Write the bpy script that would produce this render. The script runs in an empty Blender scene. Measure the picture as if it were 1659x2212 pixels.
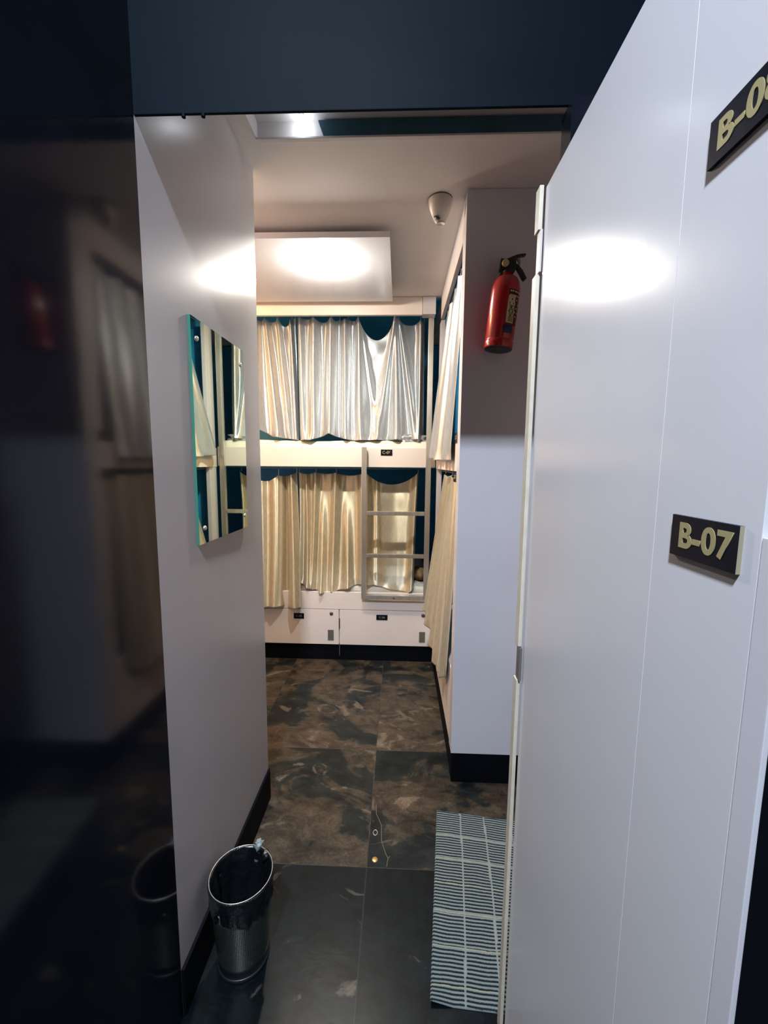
import bpy, bmesh, math, random
import numpy as np
from mathutils import Vector, Matrix, Euler

C = bpy.context.scene.collection
sc = bpy.context.scene
PI = math.pi

# ------------------------------------------------------------------ camera
cam_d = bpy.data.cameras.new('camera')
cam = bpy.data.objects.new('camera', cam_d); C.objects.link(cam)
F_PX = 891.0
cam_d.sensor_fit = 'HORIZONTAL'; cam_d.sensor_width = 36.0
cam_d.lens = 36.0 * F_PX / 1659.0
cam_d.clip_start = 0.02
H = 1.35
def _n(v): return v / np.linalg.norm(v)
d_ = _n(np.array([863 - 829.5, -(1003 - 1106.0), -F_PX]))
n_ = _n(np.array([762 - 829.5, -(8800 - 1106.0), -F_PX]))
up_ = -n_; up_ = _n(up_ - d_ * (up_ @ d_))
x_ = np.cross(d_, up_)
R_ = Matrix([list(x_), list(d_), list(up_)])
cam.matrix_world = Matrix.Translation((0, 0, H)) @ R_.to_4x4()
sc.camera = cam

# ------------------------------------------------------------------ view, world, lights
sc.view_settings.view_transform = 'Standard'
sc.view_settings.look = 'None'
sc.view_settings.gamma = 1.0
sc.view_settings.use_curve_mapping = False
sc.view_settings.exposure = 1.0
sc.cycles.max_bounces = 10
sc.cycles.diffuse_bounces = 6
sc.cycles.glossy_bounces = 5
sc.cycles.caustics_reflective = False
sc.cycles.caustics_refractive = False
sc.cycles.sample_clamp_indirect = 4.0

w = bpy.data.worlds.new('world'); sc.world = w; w.use_nodes = True
w.node_tree.nodes['Background'].inputs[0].default_value = (0.3, 0.55, 1.0, 1)
w.node_tree.nodes['Background'].inputs[1].default_value = 0.02

ROOM_LAMP = (-0.360, 2.03, 2.240)
HALL_LAMP = (-0.30, -0.60, 3.050)
WARM_LAMP = (-1.35, 2.10, 2.24)
def lamp_light(name, loc, power, color, radius, parent=None):
    l = bpy.data.lights.new(name, 'POINT'); l.energy = power; l.color = color; l.shadow_soft_size = radius; l.use_soft_falloff = False
    o = bpy.data.objects.new(name, l); C.objects.link(o); o.location = loc
    return o
lamp_light('room_lamp_light', ROOM_LAMP, 4.5, (1.0, 0.95, 0.85), 0.030)
_a = bpy.data.lights.new('room_lamp_face', 'AREA'); _a.shape = 'DISK'; _a.size = 0.055; _a.energy = 8.0; _a.color = (1.0, 0.94, 0.83)
_o = bpy.data.objects.new('room_lamp_face', _a); C.objects.link(_o); _o.location = (ROOM_LAMP[0], ROOM_LAMP[1], 2.2165)
lamp_light('warm_lamp_light', WARM_LAMP, 14.0, (1.0, 0.50, 0.18), 0.04)
_a = bpy.data.lights.new('hall_lamp_face', 'AREA'); _a.shape = 'DISK'; _a.size = 0.18; _a.energy = 66.0; _a.color = (0.77, 0.86, 1.0)
_o = bpy.data.objects.new('hall_lamp_face', _a); C.objects.link(_o); _o.location = HALL_LAMP
lamp_light('recess_added_light', (-0.31, 1.365, 2.372), 0.06, (0.85, 0.93, 1.0), 0.008)  # added light hidden in the recess, makes the bright patch on the fascia

# ------------------------------------------------------------------ materials
MATS = {}
def base_mat(name, col, rough=0.5, metal=0.0, spec=0.5, coat=0.0, coat_rough=0.1):
    m = bpy.data.materials.new(name); m.use_nodes = True
    b = m.node_tree.nodes['Principled BSDF']
    b.inputs['Base Color'].default_value = (*col, 1)
    b.inputs['Roughness'].default_value = rough
    b.inputs['Metallic'].default_value = metal
    b.inputs['Specular IOR Level'].default_value = spec
    b.inputs['Coat Weight'].default_value = coat
    b.inputs['Coat Roughness'].default_value = coat_rough
    MATS[name] = m
    return m
def nodes(m):
    nt = m.node_tree
    return nt, nt.nodes, nt.links, nt.nodes['Principled BSDF']
def add_noise(m, scale, lo, hi, detail=4, vec_scale=(1, 1, 1), target='Base Color', bump=0.0, bump_dist=0.01):
    """mottle the colour (lo..hi) and/or bump by object-space noise"""
    nt, N, L, b = nodes(m)
    tc = N.new('ShaderNodeTexCoord'); mp = N.new('ShaderNodeMapping'); mp.inputs['Scale'].default_value = vec_scale
    nz = N.new('ShaderNodeTexNoise'); nz.inputs['Scale'].default_value = scale; nz.inputs['Detail'].default_value = detail
    L.new(tc.outputs['Object'], mp.inputs[0]); L.new(mp.outputs[0], nz.inputs['Vector'])
    if lo is not None:
        cr = N.new('ShaderNodeValToRGB')
        cr.color_ramp.elements[0].position = 0.3; cr.color_ramp.elements[1].position = 0.7
        cr.color_ramp.elements[0].color = (*lo, 1); cr.color_ramp.elements[1].color = (*hi, 1)
        L.new(nz.outputs['Fac'], cr.inputs[0]); L.new(cr.outputs[0], b.inputs[target])
    if bump:
        bp = N.new('ShaderNodeBump'); bp.inputs['Strength'].default_value = bump; bp.inputs['Distance'].default_value = bump_dist
        L.new(nz.outputs['Fac'], bp.inputs['Height']); L.new(bp.outputs[0], b.inputs['Normal'])
    return nz

WHITE = base_mat('white_laminate', (0.70, 0.69, 0.74), 0.30, spec=0.55)
add_noise(WHITE, 3.0, (0.67, 0.66, 0.71), (0.72, 0.71, 0.76), 3, bump=0.12, bump_dist=0.004)
GLOSS = base_mat('glossy_white_laminate', (0.70, 0.69, 0.74), 0.20, spec=0.42)
add_noise(GLOSS, 5.0, (0.74, 0.735, 0.775), (0.77, 0.765, 0.805), 5, (1, 1, 0.3), bump=0.25, bump_dist=0.003)
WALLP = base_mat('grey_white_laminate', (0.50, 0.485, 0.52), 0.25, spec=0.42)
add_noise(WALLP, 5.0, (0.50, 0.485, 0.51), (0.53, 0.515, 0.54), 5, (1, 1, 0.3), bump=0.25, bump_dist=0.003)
CEIL = base_mat('ceiling_paint', (0.66, 0.63, 0.63), 0.75, spec=0.2)
add_noise(CEIL, 4.0, (0.70, 0.67, 0.66), (0.75, 0.72, 0.71), 3)
BED = base_mat('bunk_white_board', (0.84, 0.78, 0.73), 0.42)
add_noise(BED, 6.0, (0.82, 0.76, 0.71), (0.86, 0.80, 0.75), 3)
BEIGE = base_mat('beige_edge_band', (0.72, 0.66, 0.54), 0.5)
add_noise(BEIGE, 30.0, (0.66, 0.60, 0.48), (0.76, 0.70, 0.58), 3)
BLACK = base_mat('black_gloss_laminate', (0.004, 0.0055, 0.011), 0.09, spec=0.36)
add_noise(BLACK, 9.0, (0.005, 0.007, 0.012), (0.008, 0.010, 0.017), 4, bump=0.10, bump_dist=0.002)
NAVY = base_mat('navy_header_laminate', (0.0018, 0.0062, 0.0095), 0.6, spec=0.06)
add_noise(NAVY, 4.0, (0.0008, 0.0044, 0.0082), (0.0014, 0.0064, 0.0115), 4)
KICK = base_mat('black_skirting', (0.003, 0.004, 0.007), 0.6, spec=0.08)
add_noise(KICK, 12.0, (0.0025, 0.0035, 0.006), (0.004, 0.005, 0.008), 3)
TEAL = base_mat('teal_bunk_lining', (0.02, 0.24, 0.52), 0.5)
add_noise(TEAL, 8.0, (0.026, 0.29, 0.58), (0.034, 0.35, 0.68), 3)
TEAL2 = base_mat('dark_teal_infill', (0.012, 0.045, 0.07), 0.4)
add_noise(TEAL2, 14.0, (0.016, 0.085, 0.125), (0.024, 0.11, 0.16), 4)
DARKLINE = base_mat('shadow_gap_brown', (0.10, 0.08, 0.065), 0.6)
STEEL = base_mat('satin_steel', (0.74, 0.72, 0.66), 0.34, metal=0.8)
add_noise(STEEL, 40.0, (0.66, 0.64, 0.58), (0.80, 0.78, 0.72), 4, (1, 1, 0.1))
GREYMET = base_mat('grey_latch_metal', (0.32, 0.31, 0.28), 0.4, metal=0.7)
LOCK = base_mat('lock_barrel', (0.12, 0.11, 0.11), 0.4, metal=0.6)
PLATE = base_mat('black_plate', (0.003, 0.005, 0.014), 0.35, spec=0.2)
GOLD = base_mat('dull_gold_lettering', (0.44, 0.38, 0.19), 0.5, metal=0.25)
PLATESIDE = base_mat('plate_raw_edge', (0.30, 0.27, 0.18), 0.7)
RED = base_mat('red_enamel', (0.46, 0.016, 0.020), 0.22, spec=0.6, coat=0.5)
BLKPL = base_mat('black_plastic', (0.012, 0.016, 0.022), 0.4)
GAUGE = base_mat('yellow_gauge', (0.62, 0.58, 0.25), 0.4)
EXLBL = base_mat('extinguisher_label', (0.75, 0.68, 0.45), 0.5)
BRASS = base_mat('brass', (0.62, 0.45, 0.18), 0.35, metal=0.8)
PALE = base_mat('pale_plastic', (0.62, 0.58, 0.56), 0.45)
BAG = base_mat('black_bin_liner', (0.006, 0.008, 0.010), 0.22, spec=0.6)
add_noise(BAG, 30.0, None, None, 5, bump=0.8, bump_dist=0.01)
CLEARBAG = base_mat('pale_wrapper', (0.30, 0.36, 0.36), 0.3)
MATTRESS = base_mat('mattress_cover', (0.80, 0.77, 0.66), 0.75)
add_noise(MATTRESS, 9.0, (0.74, 0.70, 0.58), (0.84, 0.81, 0.72), 4, (1, 3, 4), bump=0.5, bump_dist=0.01)
PILLOW = base_mat('brown_blanket', (0.20, 0.12, 0.05), 0.8)
add_noise(PILLOW, 25.0, (0.10, 0.06, 0.03), (0.30, 0.19, 0.08), 4)
MIRROR = base_mat('mirror_silvering', (0.72, 0.86, 0.74), 0.015, metal=1.0)
GREENGL = base_mat('green_glass_edge', (0.05, 0.22, 0.15), 0.15)
CREAMYARN = base_mat('cream_yarn', (0.62, 0.60, 0.48), 0.9)
CRACK = base_mat('ochre_crack', (0.20, 0.16, 0.09), 0.6)

def emis(name, col, s):
    m = bpy.data.materials.new(name); m.use_nodes = True
    b = m.node_tree.nodes['Principled BSDF']
    b.inputs['Base Color'].default_value = (0.9, 0.9, 0.9, 1)
    b.inputs['Emission Color'].default_value = (*col, 1); b.inputs['Emission Strength'].default_value = s
    return m
BULB = emis('lit_bulb', (1.0, 0.98, 0.88), 12.0)
BULBC = emis('lit_cool_bulb', (0.85, 0.93, 1.0), 8.0)

def perforated():
    m = base_mat('perforated_steel', (0.2, 0.2, 0.19), 0.17, metal=0.9)
    nt, N, L, b = nodes(m)
    uv = N.new('ShaderNodeUVMap'); mp = N.new('ShaderNodeMapping'); mp.inputs['Scale'].default_value = (110, 56, 1)
    vo = N.new('ShaderNodeTexVoronoi'); vo.voronoi_dimensions = '2D'; vo.inputs['Randomness'].default_value = 0.25; vo.inputs['Scale'].default_value = 1.0
    cr = N.new('ShaderNodeValToRGB'); cr.color_ramp.elements[0].position = 0.27; cr.color_ramp.elements[1].position = 0.36
    cr.color_ramp.elements[0].color = (0.004, 0.006, 0.006, 1); cr.color_ramp.elements[1].color = (0.36, 0.40, 0.36, 1)
    L.new(uv.outputs[0], mp.inputs[0]); L.new(mp.outputs[0], vo.inputs['Vector']); L.new(vo.outputs['Distance'], cr.inputs[0])
    L.new(cr.outputs[0], b.inputs['Base Color'])
    bp = N.new('ShaderNodeBump'); bp.inputs['Strength'].default_value = 0.12; bp.inputs['Distance'].default_value = 0.001
    L.new(cr.outputs[0], bp.inputs['Height']); L.new(bp.outputs[0], b.inputs['Normal'])
    return m
PERF = perforated()

def floor_mat():
    m = base_mat('slate_look_tiles', (0.03, 0.03, 0.03), 0.3, spec=0.18)
    nt, N, L, b = nodes(m)
    tc = N.new('ShaderNodeTexCoord')
    def noise(scale, detail, rough=0.55, dist=0.0, vs=(1, 1, 1), off=(0, 0, 0), vec=None):
        mp = N.new('ShaderNodeMapping'); mp.inputs['Scale'].default_value = vs; mp.inputs['Location'].default_value = off
        L.new(vec or tc.outputs['Object'], mp.inputs[0])
        n = N.new('ShaderNodeTexNoise'); n.inputs['Scale'].default_value = scale; n.inputs['Detail'].default_value = detail
        n.inputs['Roughness'].default_value = rough; n.inputs['Distortion'].default_value = dist
        L.new(mp.outputs[0], n.inputs['Vector']); return n.outputs['Fac']
    def ramp(src, *st):
        r = N.new('ShaderNodeValToRGB'); e = r.color_ramp.elements
        e[0].position, e[0].color = st[0][0], (*st[0][1], 1)
        e[1].position, e[1].color = st[-1][0], (*st[-1][1], 1)
        for p, c in st[1:-1]:
            k = e.new(p); k.color = (*c, 1)
        L.new(src, r.inputs[0]); return r.outputs[0]
    def mix(fac, a, c, mode='MIX'):
        x = N.new('ShaderNodeMix'); x.data_type = 'RGBA'; x.blend_type = mode
        if isinstance(fac, float): x.inputs[0].default_value = fac
        else: L.new(fac, x.inputs[0])
        L.new(a, x.inputs[6])
        if isinstance(c, tuple): x.inputs[7].default_value = (*c, 1)
        else: L.new(c, x.inputs[7])
        return x.outputs[2]
    # tile grid: 0.30 x 0.57 slabs; each slab shifts the slate pattern
    br = N.new('ShaderNodeTexBrick'); br.offset = 0.0; br.squash = 1.0
    mpb = N.new('ShaderNodeMapping'); mpb.inputs['Location'].default_value = (0.093, -1.24, 0)
    L.new(tc.outputs['Object'], mpb.inputs[0]); L.new(mpb.outputs[0], br.inputs['Vector'])
    br.inputs['Scale'].default_value = 1.0; br.inputs['Mortar Size'].default_value = 0.0016; br.inputs['Mortar Smooth'].default_value = 0.1
    br.inputs['Brick Width'].default_value = 0.60; br.inputs['Row Height'].default_value = 0.575
    br.inputs['Color1'].default_value = (0, 0, 0, 1); br.inputs['Color2'].default_value = (1, 1, 1, 1); br.inputs['Mortar'].default_value = (0.5, 0.5, 0.5, 1)
    sh = N.new('ShaderNodeVectorMath'); sh.operation = 'MULTIPLY_ADD'
    sh.inputs[1].default_value = (3.1, 4.7, 2.3)
    L.new(br.outputs['Color'], sh.inputs[0]); L.new(tc.outputs['Object'], sh.inputs[2])
    V = sh.outputs[0]
    patch = noise(3.2, 7, 0.6, 0.8, (1, 1.3, 1), (0.3, 1.9, 0), V)
    col = ramp(patch, (0.38, (0.012, 0.017, 0.019)), (0.475, (0.022, 0.026, 0.025)), (0.495, (0.058, 0.050, 0.037)), (0.57, (0.085, 0.066, 0.046)), (0.59, (0.060, 0.047, 0.036)), (0.66, (0.080, 0.062, 0.044)), (0.675, (0.150, 0.118, 0.084)), (0.8, (0.12, 0.09, 0.06)))
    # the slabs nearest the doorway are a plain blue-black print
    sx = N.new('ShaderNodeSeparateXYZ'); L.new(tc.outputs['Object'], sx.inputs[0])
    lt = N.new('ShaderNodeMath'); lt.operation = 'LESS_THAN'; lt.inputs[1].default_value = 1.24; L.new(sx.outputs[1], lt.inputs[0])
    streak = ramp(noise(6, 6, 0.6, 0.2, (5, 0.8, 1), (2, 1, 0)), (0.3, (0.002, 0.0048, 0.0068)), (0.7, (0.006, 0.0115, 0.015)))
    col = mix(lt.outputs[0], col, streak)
    cloud = ramp(noise(9, 6, 0.65, 0.6, (1, 1.6, 1), (4, 0, 0), V), (0.35, (0.42, 0.44, 0.46)), (0.65, (1.5, 1.45, 1.4)))
    col = mix(1.0, col, cloud, 'MULTIPLY')
    fine = ramp(noise(120, 3, 0.6), (0.3, (0.6, 0.6, 0.6)), (0.7, (1.05, 1.05, 1.05)))
    col = mix(1.0, col, fine, 'MULTIPLY')
    # pale chalky flakes
    fl = noise(5.2, 7, 0.6, 1.1, (1, 1.5, 1), (8, 3, 1), V)
    fm = ramp(fl, (0.60, (0, 0, 0)), (0.66, (1, 1, 1)))
    sep = N.new('ShaderNodeSeparateColor'); L.new(fm, sep.inputs[0])
    mul = N.new('ShaderNodeMath'); mul.operation = 'MULTIPLY'; mul.inputs[1].default_value = 0.55; L.new(sep.outputs[0], mul.inputs[0])
    col = mix(mul.outputs[0], col, (0.20, 0.17, 0.13))
    # grout
    gr = N.new('ShaderNodeMath'); gr.operation = 'MULTIPLY'; gr.inputs[1].default_value = 0.28; L.new(br.outputs['Fac'], gr.inputs[0])
    col = mix(gr.outputs[0], col, (0.10, 0.09, 0.08))
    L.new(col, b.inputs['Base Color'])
    rr = N.new('ShaderNodeMapRange'); rr.inputs[3].default_value = 0.24; rr.inputs[4].default_value = 0.42
    L.new(noise(7, 4), rr.inputs[0]); L.new(rr.outputs[0], b.inputs['Roughness'])
    bp = N.new('ShaderNodeBump'); bp.inputs['Strength'].default_value = 0.14; bp.inputs['Distance'].default_value = 0.004
    L.new(noise(14, 6, 0.6, 0.5, (1, 1.5, 1), (0, 0, 0), V), bp.inputs['Height']); L.new(bp.outputs[0], b.inputs['Normal'])
    return m
FLOOR = floor_mat()

def satin(name, col, col2, metal=0.5, rough=0.33, streak=(260, 26, 1)):
    m = base_mat(name, col, rough, metal=metal, spec=0.5)
    nt, N, L, b = nodes(m)
    uv = N.new('ShaderNodeUVMap')
    def nz(vs, det, sc_=1.0):
        mp = N.new('ShaderNodeMapping'); mp.inputs['Scale'].default_value = vs
        n = N.new('ShaderNodeTexNoise'); n.inputs['Scale'].default_value = sc_; n.inputs['Detail'].default_value = det
        L.new(uv.outputs[0], mp.inputs[0]); L.new(mp.outputs[0], n.inputs['Vector']); return n.outputs['Fac']
    a = nz(streak, 4)       # uv are in metres: fine vertical crush lines
    cr = N.new('ShaderNodeValToRGB'); cr.color_ramp.elements[0].position = 0.32; cr.color_ramp.elements[1].position = 0.68
    cr.color_ramp.elements[0].color = (*col2, 1); cr.color_ramp.elements[1].color = (*col, 1)
    L.new(a, cr.inputs[0]); L.new(cr.outputs[0], b.inputs['Base Color'])
    bp = N.new('ShaderNodeBump'); bp.inputs['Strength'].default_value = 0.22; bp.inputs['Distance'].default_value = 0.0012
    L.new(nz((200, 50, 1), 5), bp.inputs['Height']); L.new(bp.outputs[0], b.inputs['Normal'])
    b.inputs['Sheen Weight'].default_value = 0.2
    b.inputs['Anisotropic'].default_value = 0.9; b.inputs['Anisotropic Rotation'].default_value = 0.25
    tg = N.new('ShaderNodeTangent'); tg.direction_type = 'UV_MAP'; L.new(tg.outputs[0], b.inputs['Tangent'])
    return m
SATIN = satin('silver_satin', (0.66, 0.70, 0.73), (0.54, 0.58, 0.61), 0.82, 0.48)
SATIN2 = satin('champagne_satin', (0.74, 0.68, 0.50), (0.56, 0.51, 0.38), 0.70, 0.48)

def rug_mat():
    m = base_mat('striped_cotton_weave', (0.3, 0.32, 0.32), 0.9, spec=0.2)
    nt, N, L, b = nodes(m)
    at = N.new('ShaderNodeAttribute'); at.attribute_name = 'rib'
    uv = N.new('ShaderNodeUVMap'); nz = N.new('ShaderNodeTexNoise'); nz.inputs['Scale'].default_value = 300
    L.new(uv.outputs[0], nz.inputs['Vector'])
    ad = N.new('ShaderNodeMath'); ad.operation = 'MULTIPLY_ADD'; ad.inputs[1].default_value = 0.30
    L.new(nz.outputs['Fac'], ad.inputs[0]); L.new(at.outputs['Fac'], ad.inputs[2])
    cr = N.new('ShaderNodeValToRGB'); e3 = cr.color_ramp.elements.new(0.56); e3.color = (0.20, 0.245, 0.24, 1); e4 = cr.color_ramp.elements.new(0.86); e4.color = (0.24, 0.28, 0.27, 1); cr.color_ramp.elements[0].position = 0.42; cr.color_ramp.elements[3].position = 0.98
    cr.color_ramp.elements[0].color = (0.010, 0.018, 0.022, 1); cr.color_ramp.elements[3].color = (0.34, 0.33, 0.22, 1)
    L.new(ad.outputs[0], cr.inputs[0])
    L.new(cr.outputs[0], b.inputs['Base Color'])
    return m
RUG = rug_mat()

# ------------------------------------------------------------------ helpers
def link_mesh(name, bm, mats, parent=None, smooth=False, loc=None):
    me = bpy.data.meshes.new(name); bm.to_mesh(me); bm.free()
    for m in (mats if isinstance(mats, (list, tuple)) else [mats]): me.materials.append(m)
    if smooth:
        for p in me.polygons: p.use_smooth = True
    o = bpy.data.objects.new(name, me); C.objects.link(o)
    if parent is not None:
        o.parent = parent
        o.matrix_parent_inverse = Matrix.Translation(-parent.location) if parent.type == 'EMPTY' else Matrix()
    return o
def empty(name, loc):
    o = bpy.data.objects.new(name, None); C.objects.link(o); o.location = loc; o.empty_display_size = 0.05
    return o
def tag(o, label, cat, group=None):
    o['label'] = label; o['category'] = cat
    if group: o['group'] = group
    return o
def struct(o):
    o['kind'] = 'structure'; return o
def box(bm, x0, x1, y0, y1, z0, z1, bevel=0.0, mi=0):
    vs = [bm.verts.new((x, y, z)) for x in (x0, x1) for y in (y0, y1) for z in (z0, z1)]
    idx = [(0, 1, 3, 2), (4, 6, 7, 5), (0, 4, 5, 1), (2, 3, 7, 6), (0, 2, 6, 4), (1, 5, 7, 3)]
    fs = []
    for f in idx:
        fc = bm.faces.new([vs[i] for i in f]); fc.material_index = mi; fs.append(fc)
    if bevel:
        es = list({e for f in fs for e in f.edges})
        r = bmesh.ops.bevel(bm, geom=es, offset=bevel, segments=2, profile=0.7, affect='EDGES')
        for f in r['faces']: f.material_index = mi
    return fs
def boxes(name, lst, mat, parent=None, bevel=0.0015):
    bm = bmesh.new()
    for b in lst: box(bm, *b, bevel=bevel)
    return link_mesh(name, bm, mat, parent)
def frame_to(bm_verts, M):
    for v in bm_verts: v.co = M @ v.co
def lathe(bm, prof, segs=40, M=Matrix(), cap0=False, cap1=False, uvname=None, a0=0.0, a1=2*PI):
    rings = []
    closed = abs((a1 - a0) - 2*PI) < 1e-6
    n = segs if closed else segs + 1
    for r, z in prof:
        rings.append([bm.verts.new(M @ Vector((r*math.cos(a0+(a1-a0)*i/segs), r*math.sin(a0+(a1-a0)*i/segs), z))) for i in range(n)])
    uvl = bm.loops.layers.uv.verify() if uvname else None
    for k in range(len(prof)-1):
        for i in range(segs):
            j = (i+1) % n if closed else i+1
            f = bm.faces.new([rings[k][i], rings[k][j], rings[k+1][j], rings[k+1][i]])
            if uvl:
                for lp, (a, b) in zip(f.loops, ((i, k), (i+1, k), (i+1, k+1), (i, k+1))):
                    lp[uvl].uv = (a/segs, (prof[b][1]-prof[0][1])/max(1e-6, prof[-1][1]-prof[0][1]))
    if cap0: bm.faces.new(rings[0][::-1])
    if cap1: bm.faces.new(rings[-1])
    return rings
def tube(bm, pts, r, segs=10, closed=False):
    pts = [Vector(p) for p in pts]; n = len(pts); rings = []
    rad = r if isinstance(r, (list, tuple)) else [r]*n
    up = None
    for i, p in enumerate(pts):
        if closed: t = (pts[(i+1) % n]-pts[i-1])
        else: t = pts[min(i+1, n-1)]-pts[max(i-1, 0)]
        t.normalize()
        if up is None:
            up = t.orthogonal().normalized()
        up = (up - t*up.dot(t)).normalized()
        s = t.cross(up)
        rings.append([bm.verts.new(p + rad[i]*(math.cos(2*PI*k/segs)*up + math.sin(2*PI*k/segs)*s)) for k in range(segs)])
    for i in range(n if closed else n-1):
        a, b = rings[i], rings[(i+1) % n]
        for k in range(segs):
            bm.faces.new([a[k], a[(k+1) % segs], b[(k+1) % segs], b[k]])
    if not closed:
        bm.faces.new(rings[0][::-1]); bm.faces.new(rings[-1])
def prism(bm, outline, M, depth):
    a = [bm.verts.new(M @ Vector((x, y, 0))) for x, y in outline]
    b = [bm.verts.new(M @ Vector((x, y, depth))) for x, y in outline]
    n = len(a)
    bm.faces.new(a[::-1]); bm.faces.new(b)
    for i in range(n): bm.faces.new([a[i], a[(i+1) % n], b[(i+1) % n], b[i]])

def text_mesh(name, body, size, M, mat, parent, depth=0.0004, bold=0.0, xs=1.0):
    cu = bpy.data.curves.new(name, 'FONT'); cu.body = body; cu.size = size; cu.align_x = 'CENTER'; cu.align_y = 'CENTER'
    cu.extrude = depth; cu.offset = bold; cu.space_character = 1.06
    tmp = bpy.data.objects.new(name+'_tmp', cu); C.objects.link(tmp)
    dg = bpy.context.evaluated_depsgraph_get(); dg.update()
    me = bpy.data.meshes.new_from_object(tmp.evaluated_get(dg)); me.name = name
    bpy.data.objects.remove(tmp); bpy.data.curves.remove(cu)
    me.materials.clear(); me.materials.append(mat)
    me.transform(M @ Matrix.Diagonal((xs, 1, 1, 1)))
    o = bpy.data.objects.new(name, me); C.objects.link(o)
    if parent is not None: o.parent = parent; o.matrix_parent_inverse = Matrix.Translation(-parent.location) if parent.type == 'EMPTY' else Matrix()
    return o

# ================================================================== STRUCTURE
XL = -0.513     # left wall plane
YJ = 0.846      # doorway plane
ZC = 2.345      # room ceiling
bm = bmesh.new(); box(bm, -1.80, 1.20, -1.6, 3.62, -0.05, 0.0)
floor = struct(link_mesh('floor', bm, FLOOR))
# crack veins in the tile and door-bolt hole rim belong to the floor
bm = bmesh.new()
tube(bm, [(-0.075, 1.50, 0.0002), (-0.072, 1.455, 0.0004), (-0.050, 1.405, 0.0004), (-0.047, 1.34, 0.0004), (-0.032, 1.295, 0.0004), (-0.022, 1.275, 0.0004), (-0.026, 1.245, 0.0002)], 0.0011, 6)
tube(bm, [(-0.022, 1.275, 0.0002), (-0.016, 1.283, 0.0002)], 0.0010, 6)
link_mesh('crack', bm, CRACK, floor)

bm = bmesh.new()
box(bm, -1.80, 1.20, 1.394, 3.62, ZC, ZC+0.12)                 # room ceiling slab
box(bm, -1.80, -0.455, 0.875, 1.394, ZC, ZC+0.12)             # strip left of the recess
box(bm, -0.455, 1.20, 0.875, 1.394, ZC+0.055, ZC+0.12)        # recess top
struct(link_mesh('ceiling', bm, CEIL))
bm = bmesh.new(); box(bm, -0.70, 1.20, -1.6, YJ, 3.10, 3.16)
struct(link_mesh('ceiling_corridor', bm, NAVY))

def wall(name, b, mat, bevel=0.0):
    return struct(boxes(name, [b], mat, bevel=bevel))
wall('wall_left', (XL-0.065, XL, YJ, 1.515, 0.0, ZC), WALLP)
wall('wall_corridor_left', (XL-0.065, XL, -1.6, YJ, 0.0, 3.10), BLACK)
wall('wall_corridor_right', (0.50, 0.56, -1.6, YJ, 0.0, 3.10), BLACK)
wall('wall_corridor_back', (-0.578, 0.56, -1.66, -1.6, 0.0, 3.10), BLACK)
wall('wall_right', (1.20, 1.26, YJ, 3.62, 0.0, ZC+0.06), WHITE)
wall('wall_entry_right', (0.56, 1.20, YJ-0.03, YJ+0.03, 0.0, ZC), WHITE)
wall('wall_back', (-1.80, 1.20, 3.62, 3.68, 0.0, ZC), WHITE)
wall('wall_far_left', (-1.86, -1.80, 1.45, 3.68, 0.0, ZC), WHITE)
wall('wall_front', (-1.80, XL-0.065, 1.45, 1.515, 0.0, ZC), WHITE)
wall('baseboard_left', (XL, XL+0.008, YJ, 1.515, 0.0, 0.128), KICK, 0.001)
# dark header over the opening
hd = struct(boxes('trim_1', [(-0.70, 1.20, YJ, YJ+0.006, 2.005, 3.10)], NAVY))
bm = bmesh.new()
for px_ in (-0.418, -0.380):
    tube(bm, [(px_, YJ+0.003, 2.006), (px_, YJ+0.003, 2.0005)], 0.004, 8)
link_mesh('screw', bm, NAVY, hd)
# right jamb of the opening (behind the open door)
struct(boxes('trim_2', [(0.300, 0.50, YJ-0.02, YJ+0.03, 0.0, 2.005)], BLACK))
# fascia step of the ceiling with a white left end and a dark infill strip
st = struct(boxes('trim_3', [(-0.245, 1.20, 1.380, 1.394, 2.3462, 2.392)], TEAL2, bevel=0.0008))
bm = bmesh.new()
prism(bm, [(-0.245, 2.392), (-0.262, 2.392), (-0.245, 2.3462)], Matrix(((1, 0, 0, 0), (0, 0, -1, 1.394), (0, 1, 0, 0), (0, 0, 0, 1))), 0.014)
link_mesh('mitred_end', bm, TEAL2, st)
struct(boxes('trim_4', [(-0.455, 1.20, 1.377, 1.394, 2.3400, 2.3455)], CEIL, bevel=0.0008))

# ---------------------------------------------------------------- door leaf folded back against the corridor wall
XD = 0.262
dr = struct(empty('door_1', (XD, 0.83, 0.0)))
boxes('door_panel', [(XD, XD+0.034, 0.4275, 0.829, 0.012, 1.856), (XD, XD+0.034, 0.3035, 0.4272, 0.012, 1.856), (XD+0.0007, XD+0.030, 0.31, 0.82, 0.015, 1.850)], GLOSS, dr, bevel=0.0006)
boxes('end_blackout', [(XD+0.0042, XD+0.034, 0.2835, 0.3025, 0.012, 1.300)], KICK, dr, bevel=0.0005)  # black box added so the door's lit near end stays dark
boxes('edge_strip', [(XD-0.0005, XD+0.004, 0.283, 0.3025, 0.012, 1.300)], WHITE, dr, bevel=0.0008)
boxes('edge_band', [(XD-0.0085, XD-0.001, 0.838, 0.860, 1.789, 1.866)], BEIGE, dr, bevel=0.0006)
boxes('edge_band', [(XD-0.0085, XD-0.001, 0.838, 0.860, 0.972, 1.710)], BEIGE, dr, bevel=0.0006)
boxes('edge_band', [(XD-0.0085, XD-0.001, 0.838, 0.860, 0.012, 0.897)], BEIGE, dr, bevel=0.0006)
h = boxes('hinge', [(XD-0.005, XD-0.001, 0.832, 0.852, 1.712, 1.787)], PALE, dr, bevel=0.0006)
h = boxes('hinge', [(XD-0.0065, XD-0.001, 0.832, 0.852, 0.899, 0.970)], GREYMET, dr, bevel=0.0006)

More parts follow.
